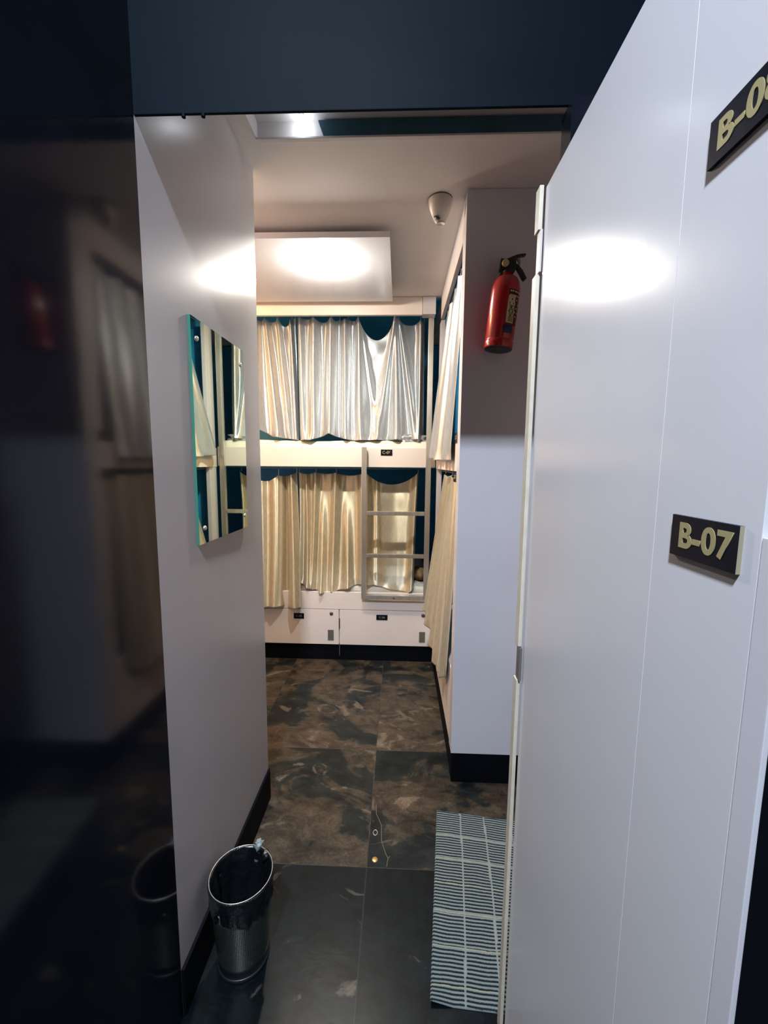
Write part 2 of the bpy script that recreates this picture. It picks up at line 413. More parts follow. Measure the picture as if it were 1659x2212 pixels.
# ================================================================== BUNKS
YB = 2.700      # front plane of the back bunk
YK = 2.713
XR = 0.237      # front plane of the right bunk
bb = tag(empty('bunk_bed', (-0.75, YB, 0.0)), 'white built-in double-decker bunk across the far end of the room', 'bunk bed', 'double-decker bunks')
boxes('plinth', [(-1.78, XR-0.002, YK, YK+0.03, 0.0, 0.114)], KICK, bb)
boxes('base_board', [(-1.78, 0.232, YB, YB+0.02, 0.3665, 0.486)], BED, bb)
boxes('carcass', [(-1.78, 0.225, YB+0.022, 3.60, 0.114, 0.46), (-1.78, 0.235, YB+0.03, 3.60, 1.332, 1.352)], BED, bb)
boxes('side_rail', [(-1.78, 0.232, YB, YB+0.02, 1.330, 1.456)], BED, bb, bevel=0.003)
boxes('canopy_beam', [(-1.78, 0.125, 2.600, 2.625, 2.243, ZC-0.001)], BED, bb, bevel=0.002)
boxes('corner_block', [(0.127, 0.205, 2.592, 2.66, 2.243, ZC-0.002)], WHITE, bb, bevel=0.002)
boxes('lining', [(-1.78, 0.236, 2.626, 3.60, 2.334, 2.344), (-1.78, 0.80, 3.585, 3.60, 0.5, 2.334), (-1.78, 0.236, 2.76, 3.585, 1.322, 1.329)], TEAL, bb, bevel=0)
def locker(x0, x1, lx, tx):
    d = boxes('locker_door', [(x0, x1, YB-0.001, YB+0.018, 0.1165, 0.3625)], BED, bb, bevel=0.0015)
    bm = bmesh.new()
    M = Matrix.Translation((lx, YB-0.001, 0.335)) @ Matrix.Rotation(PI/2, 4, 'X')
    lathe(bm, [(0.0, 0.006), (0.006, 0.006), (0.0115, 0.004), (0.0125, 0.0)], 20, M)
    link_mesh('cam_lock', bm, LOCK, d, smooth=True)
    l = boxes('latch', [(tx-0.020, tx+0.020, YB-0.004, YB-0.001, 0.146, 0.220)], GREYMET, d, bevel=0.001)
    return d
locker(-1.08, -0.4005, -0.451, -0.456)
locker(-0.3945, 0.229, 0.173, 0.168)
boxes('hinge', [(-0.4005, -0.392, YB-0.006, YB-0.0015, 0.235, 0.305)], LOCK, bb, bevel=0.002)
boxes('shadow_gap', [(-1.78, 0.23, YB+0.010, YB+0.021, 0.3625, 0.3665)], DARKLINE, bb, bevel=0)
boxes('seal_drip', [(-0.3995, -0.396, YK-0.0015, YK, 0.03, 0.114)], GREYMET, bb, bevel=0)

rb = tag(empty('bunk_bed', (XR+0.4, 1.63, 0.0)), 'white double-decker bunk on the right whose tall end panel carries the extinguisher', 'bunk bed', 'double-decker bunks')
boxes('end_panel', [(0.233, 1.195, 1.630, 1.700, 0.135, ZC-0.001)], WHITE, rb, bevel=0.0015)
boxes('end_plinth', [(0.237, 1.195, 1.634, 1.700, 0.0, 0.1345)], KICK, rb)
boxes('plinth', [(0.240, 0.27, 1.700, YK-0.002, 0.0, 0.125)], KICK, rb)
boxes('base_board', [(XR, XR+0.02, 1.701, YB-0.002, 0.127, 0.46)], BED, rb)
boxes('side_rail', [(XR, XR+0.02, 1.701, YB-0.002, 1.322, 1.446)], BED, rb, bevel=0.003)
boxes('valance', [(XR, XR+0.02, 1.701, 2.59, 2.213, ZC-0.001)], CEIL, rb, bevel=0.002)
boxes('stile', [(XR, XR+0.02, 1.701, 1.735, 0.461, 1.321), (XR, XR+0.02, 1.701, 1.735, 1.447, 2.212)], BED, rb, bevel=0.001)
for z0_, z1_ in ((1.447, 2.212), (0.461, 1.321)):
    boxes('corner_post', [(XR+0.003, XR+0.027, 2.60, 2.640, z0_, z1_)], WHITE, rb, bevel=0.001)
    boxes('corner_board', [(XR+0.002, XR+0.020, 2.641, 2.69, z0_, z1_)], WHITE, rb, bevel=0.001)
boxes('deck', [(XR+0.022, 1.19, 1.701, 2.69, 0.40, 0.42)], BED, rb)
boxes('deck', [(XR+0.022, 1.19, 1.701, 2.69, 1.33, 1.35)], BED, rb)
boxes('lining', [(XR+0.022, 1.19, 1.701, 2.69, 2.334, 2.344), (1.175, 1.19, 1.701, 2.69, 0.43, 2.33), (XR+0.022, 1.17, 2.68, 2.695, 0.43, 2.33)], TEAL, rb, bevel=0)

# mattresses
def mattress(x0, x1, y0, y1, z0, z1, label, dips=0.006, seed=1):
    nx, ny = 60, 12
    rnd = np.random.RandomState(seed); ph = rnd.rand(6)*6
    bm = bmesh.new(); vs = {}
    def top(x, y): return z1 + dips*(math.sin(x*9+ph[0])*0.6+math.sin(x*23+ph[1])*0.4+math.sin(y*7+ph[2])*0.4)
    rows = []
    prof = [(0.0, 0.0), (-0.006, 0.35), (-0.004, 0.75), (0.010, 0.97)]
    for i in range(nx+1):
        x = x0+(x1-x0)*i/nx; t = top(x, y0); row = []
        for oy, fz in prof:
            row.append(bm.verts.new((x, y0+oy+0.002*math.sin(x*31+ph[3]+fz*4), z0+(t-z0)*fz)))
        for j in range(1, ny+1):
            y = y0+0.02+(y1-y0-0.02)*(j-1)/(ny-1)
            row.append(bm.verts.new((x, y, top(x, y))))
        row.append(bm.verts.new((x, y1, z0)))
        rows.append(row)
    for i in range(nx):
        for j in range(len(rows[0])-1):
            bm.faces.new([rows[i][j], rows[i+1][j], rows[i+1][j+1], rows[i][j+1]])
        bm.faces.new([rows[i][-1], rows[i+1][-1], rows[i+1][0], rows[i][0]])
    bm.faces.new(rows[0]); bm.faces.new(rows[-1][::-1])
    o = link_mesh('mattress', bm, MATTRESS, smooth=True)
    return tag(o, label, 'mattress', 'mattresses of the far bunk')
mattress(-1.76, 0.20, 2.722, 3.56, 1.354, 1.499, 'cream covered mattress on the upper deck of the far bunk', 0.004, 3)
mattress(-1.76, 0.20, 2.752, 3.56, 0.462, 0.535, 'cream covered mattress on the lower deck of the far bunk, behind the ladder foot', 0.006, 5)
# folded blanket corner on the lower bed
bm = bmesh.new()
rnd = random.Random(4)
r0 = bmesh.ops.create_uvsphere(bm, u_segments=28, v_segments=16, radius=1.0)
for v in r0['verts']:
    n = v.co.copy()
    k = 1+0.10*math.sin(9*n.x+2)*math.cos(7*n.y)+0.06*math.sin(17*n.z+5*n.x)
    v.co = Vector((0.155+0.062*n.x*k, 2.86+0.10*n.y*k, 0.589+0.042*n.z*k))
tag(link_mesh('blanket', bm, PILLOW, smooth=True), 'crumpled brown blanket on the lower far mattress behind the ladder', 'blanket')

# ================================================================== LADDER
ld = tag(empty('ladder', (-0.025, 2.685, 0.45)), 'satin steel bunk ladder with rungs hooked on the far bunk', 'ladder')
YLd = 2.656
boxes('rail', [(-0.244, -0.211, YLd, YLd+0.026, 0.456, 1.460)], STEEL, ld, bevel=0.003)
boxes('rail', [(0.168, 0.201, YLd, YLd+0.026, 0.456, 2.243)], STEEL, ld, bevel=0.003)
for z in (1.032, 0.750):
    boxes('rung', [(-0.211, 0.168, YLd+0.001, YLd+0.024, z-0.013, z+0.013)], STEEL, ld, bevel=0.004)
f = boxes('foot_bar', [(-0.211, 0.168, YLd-0.002, YLd+0.026, 0.456, 0.484)], STEEL, ld, bevel=0.004)
bm = bmesh.new(); lathe(bm, [(0.0, 0.003), (0.004, 0.003), (0.006, 0.0)], 12, Matrix.Translation((-0.026, YLd-0.002, 0.466)) @ Matrix.Rotation(PI/2, 4, 'X'))
link_mesh('screw', bm, LOCK, f)

# ================================================================== CURTAINS
def interp(pts, u):
    us = [p[0] for p in pts]
    return Vector([float(np.interp(u, us, [p[1][k] for p in pts])) for k in range(3)])
def sm(t): t = max(0, min(1, t)); return t*t*(3-2*t)
def curtain(name, top, bot, hooks, nrm, ridges, label, mat, nu=260, nv=120, seed=0, ripple=0.003, bow=0.0, hemw=0.008, wire=None):
    """top/bot: [(u,(x,y,z))...]; hooks: [(u, sag after this hook)]; ridges: (u_top,u_bot,w_top,w_bot,amp_top,amp_bot)"""
    rnd = np.random.RandomState(seed)
    nrm = Vector(nrm).normalized()
    width = (Vector(bot[-1][1])-Vector(bot[0][1])).length
    height = abs(top[0][1][2]-bot[0][1][2])
    rp = [(rnd.rand()*1.0, rnd.rand()*6.28, 8+rnd.rand()*14, 2+rnd.rand()*5) for _ in range(5)]
    bm = bmesh.new(); uvl = bm.loops.layers.uv.verify(); G = []
    hu = [h_[0] for h_ in hooks]
    for j in range(nv+1):
        v = j/nv; row = []
        for i in range(nu+1):
            u = i/nu
            T = interp(top, u); B = interp(bot, u)
            sag = 0.0; env = 0.0; tt = 0.5
            for k in range(len(hooks)-1):
                if hu[k] <= u <= hu[k+1]:
                    tt = (u-hu[k])/(hu[k+1]-hu[k]); env = (4*tt*(1-tt)); sag = hooks[k][1]*env**0.85
            T = T - Vector((0, 0, sag))
            P = T.lerp(B, v)
            d = bow*math.sin(PI*v)
            for (ut, ub, wt, wb, at, ab) in ridges:
                f_ = v**0.85
                uc = ut+(ub-ut)*f_; w_ = wt+(wb-wt)*f_; a_ = at+(ab-at)*f_
                q = (u-uc)/w_
                if abs(q) < 3: d += 1.35*a_*math.exp(-q*q)
            for (w0, p0, fu, fv) in rp:
                d += ripple*0.4*w0*math.sin(fu*(u+0.06*math.sin(3*v+p0))+p0)*math.cos(fv*v*0.6+p0*2)
            # curved swag folds under a slack hook gap
            if sag > 0.012:
                dep = v*height
                for lam, am in ((0.16, 0.28),):
                    d += am*min(0.02, sag*0.35)*env*math.sin(2*PI*(dep+0.10*env)/lam)*math.exp(-dep/0.16)
            # hem curls a little
            if v > 0.94: d += hemw*math.sin((u*width)*46+seed)*((v-0.94)/0.06)
            P = P + nrm*d
            row.append(bm.verts.new(P))
        G.append(row)
    for j in range(nv):
        for i in range(nu):
            f = bm.faces.new([G[j][i], G[j][i+1], G[j+1][i+1], G[j+1][i]])
            for lp, (a, b) in zip(f.loops, ((i, j), (i+1, j), (i+1, j+1), (i, j+1))):
                lp[uvl].uv = (a/nu*width*1.4, b/nv*height)
    o = link_mesh(name, bm, mat, smooth=True)
    so = o.modifiers.new('thickness', 'SOLIDIFY'); so.thickness = 0.0015; so.offset = 0
    tag(o, label, 'curtain', 'satin curtains of the bunks')
    if wire:
        for h_ in hooks:
            p = interp(top, h_[0]); bm = bmesh.new()
            tube(bm, [p+Vector((0, 0, -0.004)), p+Vector((0, 0, wire))], 0.0022, 6)
            link_mesh('hook', bm, PALE, o)
    return o
def auto(n, u0, u1, seed, spread=1.0, at=0.010, ab=0.022, wt=0.010, wb=0.030, c=0.5):
    r = random.Random(seed); out = []
    for k in range(n):
        ut = u0+(u1-u0)*(k+0.5)/n + (r.random()-0.5)*0.3*(u1-u0)/n
        ub = c+(ut-c)*spread+(r.random()-0.5)*0.5*(u1-u0)/n
        out.append((ut, ub, wt*(0.7+0.6*r.random()), wb*(0.6+0.8*r.random()), at*(0.5+r.random()), ab*(0.4+1.0*r.random())))
    return out
NB = (0, -1, 0)
# upper far curtains
curtain('curtain', [(0, (-1.20, 2.80, 2.285)), (1, (-0.690, 2.80, 2.290))],
        [(0, (-1.20, 2.755, 1.505)), (0.52, (-0.93, 2.755, 1.575)), (0.68, (-0.845, 2.755, 1.525)), (1, (-0.665, 2.755, 1.502))],
        [(0, .02), (0.22, .03), (0.45, .012), (0.60, 0.02), (0.78, .05), (0.95, .0), (1, 0)], NB,
        [(0.12, 0.10, .05, .07, .02, .03), (0.32, 0.30, .05, .07, .02, .03), (0.50, 0.50, .04, .07, .024, .045), (0.62, 0.76, .03, .055, .026, .036), (0.78, 0.90, .022, .04, .028, .030), (0.94, 0.97, .018, .03, .022, .022)]+auto(3, 0, 1, 5, 1.0, .004, .004, .012, .03),
        'silver satin curtain on the far upper bunk, half hidden behind the white left wall', SATIN, seed=2, wire=0.045)
curtain('curtain', [(0, (-0.676, 2.80, 2.290)), (1, (0.150, 2.80, 2.272))],
        [(0, (-0.655, 2.755, 1.502)), (0.10, (-0.58, 2.755, 1.502)), (0.24, (-0.46, 2.755, 1.545)), (0.30, (-0.42, 2.755, 1.528)), (0.38, (-0.35, 2.755, 1.508)), (0.46, (-0.29, 2.755, 1.502)), (0.7, (-0.08, 2.755, 1.508)), (1, (0.155, 2.765, 1.512))],
        [(0, .004), (0.13, .022), (0.27, .012), (0.335, .012), (0.40, .008), (0.485, .125), (0.765, .0), (0.80, .030), (0.97, 0.02), (1, 0)], NB,
        [(0.02, 0.03, .020, .04, .022, .034), (0.135, 0.115, .026, .055, .034, .042), (0.27, 0.245, .026, .050, .034, .044),
         (0.38, 0.375, .022, .036, .036, .036), (0.485, 0.50, .016, .060, .042, .040), (0.51, 0.64, .016, .030, .014, .006),
         (0.765, 0.62, .016, .050, .042, .032), (0.775, 0.78, .018, .055, .036, .040), (0.80, 0.93, .018, .035, .026, .030), (0.97, 0.96, .022, .02, .022, .026)],
        'silver satin curtain sagging from hooks on the far upper bunk, behind the ladder rail', SATIN, seed=5, wire=0.045, ripple=0.002)
# bunched cloth at the right end of the upper curtain
def crumple(name, c, s, seed, mat, label, cat):
    bm = bmesh.new(); r0 = bmesh.ops.create_uvsphere(bm, u_segments=48, v_segments=24, radius=1.0)
    rn = np.random.RandomState(seed); W = rn.randn(9, 3)*5.5; ph = rn.rand(9)*6
    for v in r0['verts']:
        n = np.array(v.co); k = 1.0
        for q in range(9): k += 0.075*math.sin(float(W[q] @ n)+ph[q])
        z = n[2]*k
        v.co = Vector((c[0]+s[0]*n[0]*k, c[1]+s[1]*n[1]*k, max(c[2]+s[2]*z, c[2]-s[2]*0.75)))
    return tag(link_mesh(name, bm, mat, smooth=True), label, cat)
crumple('bedding_bundle', (0.055, 2.765, 1.518), (0.115, 0.028, 0.030), 3, SATIN, 'scrunched pale cloth bundle on the upper mattress beside the ladder rail', 'cloth')
# lower far curtains
curtain('curtain', [(0, (-1.20, 2.775, 1.265)), (0.70, (-0.82, 2.785, 1.270)), (1, (-0.70, 2.81, 1.290))],
        [(0, (-1.20, 2.672, 0.388)), (1, (-0.650, 2.672, 0.385))],
        [(0, .03), (0.4, .04), (0.70, .015), (1, 0)], NB,
        [(0.20, 0.20, .06, .08, .02, .02), (0.50, 0.52, .05, .06, .026, .026), (0.65, 0.66, .05, .05, .026, .020), (0.80, 0.80, .03, .035, -.03, -.034), (0.93, 0.92, .04, .06, .036, .030)],
        'champagne satin curtain hanging outside the far lower bunk down over the locker edge', SATIN2, seed=7, wire=0.04, bow=-0.015, hemw=0.003)
curtain('curtain', [(0, (-0.690, 2.835, 1.292)), (1, (-0.245, 2.835, 1.290))],
        [(0, (-0.690, 2.742, 0.545)), (0.18, (-0.62, 2.736, 0.512)), (0.42, (-0.53, 2.730, 0.478)), (0.60, (-0.45, 2.730, 0.480)), (0.8, (-0.34, 2.736, 0.512)), (1, (-0.24, 2.742, 0.537))],
        [(0, .012), (0.26, .010), (0.58, .020), (1, 0)], NB,
        [(0.02, 0.03, .04, .06, .012, .010), (0.12, 0.19, .03, .05, .030, .030), (0.27, 0.27, .035, .05, .036, .024), (0.36, 0.44, .06, .055, -.010, .036), (0.58, 0.60, .045, .06, .040, .030), (0.72, 0.80, .06, .05, -.010, .030), (0.97, 0.99, .05, .05, .026, .016)],
        'champagne satin curtain tucked onto the far lower mattress, left of the ladder', SATIN2, seed=11, wire=0.035, bow=-0.02)
curtain('curtain', [(0, (-0.225, 2.835, 1.292)), (1, (0.128, 2.835, 1.300))],
        [(0, (-0.235, 2.742, 0.545)), (0.30, (-0.13, 2.738, 0.525)), (0.62, (-0.01, 2.732, 0.492)), (0.85, (0.07, 2.732, 0.488)), (1, (0.105, 2.742, 0.520))],
        [(0, .085), (1, 0)], NB,
        [(0.02, 0.05, .06, .10, .026, .034), (0.20, 0.27, .04, .09, .012, .014), (0.97, 0.92, .06, .09, .030, .026)],
        'champagne satin curtain sagging behind the ladder rungs on the far lower bunk', SATIN2, seed=13, wire=0.025, nu=160, bow=-0.03)
# right bunk curtains
NR = (-1, -0.1, 0)
curtain('curtain', [(0, (0.262, 2.36, 2.185)), (1, (0.262, 1.765, 2.185))],
        [(0, (0.206, 2.62, 1.400)), (0.45, (0.207, 2.20, 1.372)), (1, (0.222, 1.80, 1.368))],
        [(0, .03), (0.35, .03), (0.7, .03), (1, 0)], NR,
        [(0.05, 0.04, .04, .06, .010, .012), (0.22, 0.25, .04, .05, .014, .018), (0.40, 0.45, .05, .06, -.01, -.014), (0.55, 0.60, .04, .06, .014, .020), (0.75, 0.80, .04, .05, .012, .012), (0.95, 0.95, .04, .05, .010, .010)]+auto(6, 0, 1, 41, 1, .004, .006, .02, .025),
        'silver satin curtain slanting over the upper rail of the right bunk', SATIN, seed=17, wire=0.025, nu=180, hemw=0.006)
curtain('curtain', [(0, (0.262, 2.34, 1.300)), (1, (0.262, 1.760, 1.300))],
        [(0, (0.194, 2.60, 0.440)), (0.18, (0.196, 2.42, 0.400)), (0.40, (0.200, 2.16, 0.375)), (0.62, (0.207, 1.98, 0.350)), (0.80, (0.214, 1.86, 0.345)), (1, (0.222, 1.775, 0.400))],
        [(0, .012), (0.5, .012), (1, 0)], NR,
        [(0.06, 0.04, .05, .05, .008, .016), (0.22, 0.2, .05, .05, .010, .018), (0.42, 0.42, .05, .05, .010, .018), (0.60, 0.60, .05, .05, .010, .018), (0.80, 0.8, .05, .05, .010, .014)]+auto(8, 0, 1, 51, 1, .003, .006, .02, .025),
        'champagne satin curtain trailing low outside the right bunk towards the skirting', SATIN2, seed=19, wire=0.02, nu=180, hemw=0.006)
def wire_rod(name, a, b, label):
    bm = bmesh.new(); tube(bm, [a, b], 0.003, 8); tag(link_mesh(name, bm, GREYMET, smooth=True), label, 'curtain wire', 'curtain wires of the bunks')
wire_rod('curtain_wire', (-1.78, 2.80, 2.328), (0.235, 2.80, 2.328), 'thin curtain wire above the far upper bunk curtains')
wire_rod('curtain_wire', (-1.78, 2.80, 1.318), (0.235, 2.80, 1.318), 'thin curtain wire under the far upper deck')
wire_rod('curtain_wire', (0.266, 1.70, 2.205), (0.266, 2.69, 2.205), 'thin curtain wire behind the valance of the right bunk')
wire_rod('curtain_wire', (0.266, 1.70, 1.312), (0.266, 2.69, 1.312), 'thin curtain wire under the upper rail of the right bunk')

# ================================================================== NUMBER PLATES
def plate(face, c, wd, ht, body, label, size, bold, th=0.0035, xs=1.0, sh=0.0):
    """face 'x-': faces -X (reads towards -Y); 'y-': faces -Y (reads towards +X)"""
    if face == 'x-': B = Matrix(((0, 0, -1, c[0]), (-1, 0, 0, c[1]), (0, 1, 0, c[2]), (0, 0, 0, 1)))
    else: B = Matrix(((1, 0, 0, c[0]), (0, 0, -1, c[1]), (0, 1, 0, c[2]), (0, 0, 0, 1)))
    bm = bmesh.new()
    vs0 = len(bm.verts)
    fs = box(bm, -wd/2, wd/2, -ht/2, ht/2, 0, th)
    for f in bm.faces:
        n = f.normal if f.normal.length else None
    bm.normal_update()
    for f in bm.faces:
        if abs(f.normal.x) > 0.9: f.material_index = 1
    for v in bm.verts: v.co = B @ v.co
    bmesh.ops.recalc_face_normals(bm, faces=bm.faces[:])
    o = link_mesh('number_plate', bm, [PLATE, PLATESIDE])
    tag(o, label, 'number plate', 'black and gold bunk number plates')
    text_mesh('lettering', body, size, B @ Matrix.Translation((sh, 0.0, th+0.0002)), GOLD, o, 0.0003, bold, xs)
    return o
plate('x-', (XD, 0.3575, 1.287), 0.0775, 0.0375, 'B-07', 'black plate reading B-07 in gold on the open white door', 0.031, 0.0010, xs=1.0, sh=0.002)
plate('x-', (XD, 0.354, 1.619), 0.0775, 0.0375, 'B-08', 'black gold-lettered plate high on the open white door, cut by the photo edge', 0.031, 0.0010, sh=0.001)
plate('y-', (-0.085, YB, 1.425), 0.074, 0.038, 'C-06', 'small black plate on the far upper bunk rail between the ladder rails', 0.026, 0.0006, th=0.003)
plate('y-', (-0.674, YB-0.001, 0.315), 0.070, 0.038, 'C-05', 'small black plate on the left locker door under the far bunk', 0.020, 0.0, th=0.003)
plate('y-', (-0.106, YB-0.001, 0.316), 0.076, 0.036, 'C-06', 'small black plate on the right locker door below the ladder', 0.020, 0.0, th=0.003)
plate('x-', (XR-0.001, 1.752, 1.462), 0.085, 0.040, 'C-08', 'small dark plate on the right bunk upper rail beside the slanting curtain', 0.026, 0.0, th=0.003)
plate('x-', (XR-0.001, 1.752, 1.298), 0.085, 0.040, 'C-07', 'small dark plate on the right bunk under the upper rail', 0.026, 0.0, th=0.003)

# ================================================================== MIRROR
bm = bmesh.new()
box(bm, XL, XL+0.0065, 1.018, 1.346, 1.140, 1.703, mi=1)
bm.normal_update()
for f in bm.faces:
    if f.calc_center_median().x > XL+0.006: f.material_index = 0
TILT = 0.0115                      # the far edge stands a few millimetres off the wall
for v in bm.verts: v.co.x += (v.co.y-1.018)*TILT
mr = tag(link_mesh('wall_mirror', bm, [MIRROR, GREENGL]), 'frameless rectangular mirror screwed to the white left wall', 'mirror')
for (y, z) in ((1.045, 1.655), (1.320, 1.655), (1.048, 1.180), (1.320, 1.180)):
    bm = bmesh.new(); lathe(bm, [(0.0, 0.004), (0.0035, 0.004), (0.006, 0.002), (0.0065, 0.0)], 16, Matrix.Translation((XL+0.0066+(y-1.018)*TILT, y, z)) @ Matrix.Rotation(PI/2, 4, 'Y'))
    link_mesh('screw', bm, STEEL, mr, smooth=True)

# ================================================================== CEILING LAMP BOX
cb = tag(empty('ceiling_light_panel', (-0.6, 2.2, ZC)), 'white rectangular drop panel under the ceiling with a glowing bulb', 'ceiling light')
boxes('drop_panel', [(-1.70, -0.052, 1.838, 2.520, 2.290, 2.314)], GLOSS, cb, bevel=0.001)
boxes('spacer', [(-1.62, -0.16, 1.95, 2.44, 2.314, ZC-0.001)], CEIL, cb, bevel=0)
bm = bmesh.new(); lathe(bm, [(0.036, 2.2898), (0.036, 2.284), (0.020, 2.282), (0.016, 2.262), (0.0, 2.2615)], 28, Matrix.Translation((ROOM_LAMP[0], ROOM_LAMP[1], 0)))
link_mesh('lamp_holder', bm, PALE, cb, smooth=True)
bm = bmesh.new(); lathe(bm, [(0.013, 2.2615), (0.018, 2.254), (0.021, 2.240), (0.018, 2.226), (0.010, 2.219), (0.0, 2.218)], 28, Matrix.Translation((ROOM_LAMP[0], ROOM_LAMP[1], 0)))
link_mesh('bulb', bm, BULB, cb, smooth=True)

def ceiling_lamp(x, y, z, r, mat, label, holder=0.01):
    e = tag(empty('ceiling_lamp', (x, y, z)), label, 'ceiling lamp')
    bm = bmesh.new(); lathe(bm, [(r*1.3, z-0.0005), (r*1.3, z-holder), (r, z-holder-0.002)], 28, Matrix.Translation((x, y, 0)))
    link_mesh('lamp_base', bm, PALE, e, smooth=True)
    bm = bmesh.new(); lathe(bm, [(r, z-holder-0.002), (r*0.8, z-holder-r*0.5), (r*0.4, z-holder-r*0.75), (0.0, z-holder-r*0.8)], 28, Matrix.Translation((x, y, 0)))
    link_mesh('bulb', bm, mat, e, smooth=True)
ceiling_lamp(-1.35, 2.10, 2.2895, 0.026, emis('warm_bulb', (1.0, 0.6, 0.25), 6.0), 'warm bulb on the drop panel in the left part of the room')
ceiling_lamp(HALL_LAMP[0], HALL_LAMP[1], 3.10, 0.06, BULBC, 'cool round lamp on the dark corridor ceiling')
ceiling_lamp(-0.31, 1.365, 2.3995, 0.007, BULBC, 'tiny added cool light hidden in the ceiling recess, brightening the fascia by the dark strip', 0.004)  # added body for the recess patch light

# ================================================================== MOTION SENSOR
se = tag(empty('motion_sensor', (0.141, 1.690, ZC)), 'white cone-shaped sensor on the room ceiling near the end panel', 'sensor')
bm = bmesh.new()
lathe(bm, [(0.046, ZC-0.0005), (0.046, ZC-0.004)], 36, Matrix.Translation((0.141, 1.690, 0)), cap0=True, cap1=True)
link_mesh('base_ring', bm, LOCK, se)
bm = bmesh.new()
secs = []
for k in range(13):
    t = k/12
    r = 0.0455*(1-0.10*t-0.50*t**2.4)*(1 if k < 12 else 0.9)
    zz = ZC-0.004-0.066*t
    secs.append([bm.verts.new((0.141+0.006*t+r*math.cos(a), 1.690+0.030*t*t+r*(1-0.25*t)*math.sin(a), zz)) for a in [2*PI*i/36 for i in range(36)]])
for k in range(12):
    for i in range(36):
        bm.faces.new([secs[k][i], secs[k+1][i], secs[k+1][(i+1) % 36], secs[k][(i+1) % 36]])
bm.faces.new(secs[-1])
link_mesh('housing', bm, PALE, se, smooth=True)
bm = bmesh.new()
tube(bm, [(0.1215, 1.700, ZC-0.054), (0.129, 1.692, ZC-0.062), (0.140, 1.689, ZC-0.0695)], [0.0045, 0.0065, 0.0050], 12)
link_mesh('lens_slot', bm, LOCK, se, smooth=True)

# ================================================================== FIRE EXTINGUISHER
fe = tag(empty('fire_extinguisher', (0.352, 1.575, 1.767)), 'red fire extinguisher hanging on the grey-white bunk end panel', 'fire extinguisher')
T = Matrix.Translation((0.352, 1.572, 1.767)) @ Matrix.Rotation(math.radians(5.5), 4, 'Y')
bm = bmesh.new()
R = 0.0505
prof = [(0.0, 0.006), (0.040, 0.004), (R-0.002, 0.0), (R, 0.004), (R, 0.026), (R-0.0018, 0.029), (R-0.0018, 0.031), (R, 0.034)]
for k in range(0, 13):
    a = k/12*PI/2
    prof.append((0.018+(R-0.018)*math.cos(a), 0.196+0.056*math.sin(a)))
prof += [(0.018, 0.262), (0.0, 0.262)]
lathe(bm, prof, 48, T)
link_mesh('cylinder', bm, RED, fe, smooth=True)
bm = bmesh.new(); lathe(bm, [(0.0, -0.0006), (0.030, -0.001), (R-0.004, -0.0012), (R-0.001, 0.0015)], 40, T)
link_mesh('base_rim', bm, BLKPL, fe, smooth=True)
# printed label: curved patch with bands of small marks
def label_patch(name, a0, a1, z0, z1, off, mat):
    bm = bmesh.new(); lathe(bm, [(R+off, z0), (R+off, z1)], 14, T, a0=a0, a1=a1)
    o = link_mesh(name, bm, mat, fe, smooth=True)
    o.modifiers.new('t', 'SOLIDIFY').thickness = 0.0003
    return o
OLIVE = base_mat('olive_print', (0.30, 0.30, 0.08), 0.5)
NAVYP = base_mat('navy_print', (0.012, 0.02, 0.07), 0.5)
DKPRINT = base_mat('dark_red_print', (0.07, 0.01, 0.015), 0.5)
label_patch('label', -1.52, -0.60, 0.075, 0.193, 0.0004, DKPRINT)
label_patch('label', -1.50, -0.95, 0.080, 0.172, 0.0008, EXLBL)
label_patch('label', -1.38, -1.00, 0.084, 0.140, 0.0011, OLIVE)
label_patch('label', -1.62, -0.90, 0.046, 0.074, 0.0005, NAVYP)
rr = random.Random(3)
bmk = bmesh.new()
for row in range(7):
    z = 0.186-row*0.0135
    for k in range(6):
        a = -1.40+0.145*k+rr.random()*0.03
        M = T @ Matrix.Rotation(a, 4, 'Z') @ Matrix.Translation((R+0.0013, 0, z))
        w_ = 0.0028*(0.7+rr.random()*0.6); hh = 0.0034
        vs = [bmk.verts.new(M @ Vector((0, sx*w_*0.8, sz*hh*0.8))) for sx, sz in ((-1, -1), (1, -1), (1, 1), (-1, 1))]
        f = bmk.faces.new(vs); f.material_index = 0 if row < 2 else (1 if (row+k) % 2 else 0)
link_mesh('label_print', bmk, [EXLBL, DKPRINT], fe)
# valve, gauge, lever, grip
def tb(name, pts, rad, mat, segs=10):
    bm = bmesh.new(); tube(bm, [T @ Vector(p) for p in pts], rad, segs); return link_mesh(name, bm, mat, fe, smooth=True)
bm = bmesh.new(); lathe(bm, [(0.0, 0.262), (0.019, 0.262), (0.019, 0.272), (0.013, 0.276), (0.013, 0.285)], 24, T)
link_mesh('neck', bm, BLKPL, fe, smooth=True)
bm = bmesh.new(); box(bm, -0.033, 0.022, -0.012, 0.012, 0.268, 0.306, bevel=0.003)
for v in bm.verts: v.co = T @ v.co
link_mesh('valve', bm, BLKPL, fe)
bm = bmesh.new(); lathe(bm, [(0.0, 0.0045), (0.010, 0.005), (0.0125, 0.002), (0.0125, -0.002)], 24, T @ Matrix.Translation((-0.016, -0.0145, 0.290)) @ Matrix.Rotation(PI/2, 4, 'X'))
link_mesh('gauge', bm, GAUGE, fe, smooth=True)
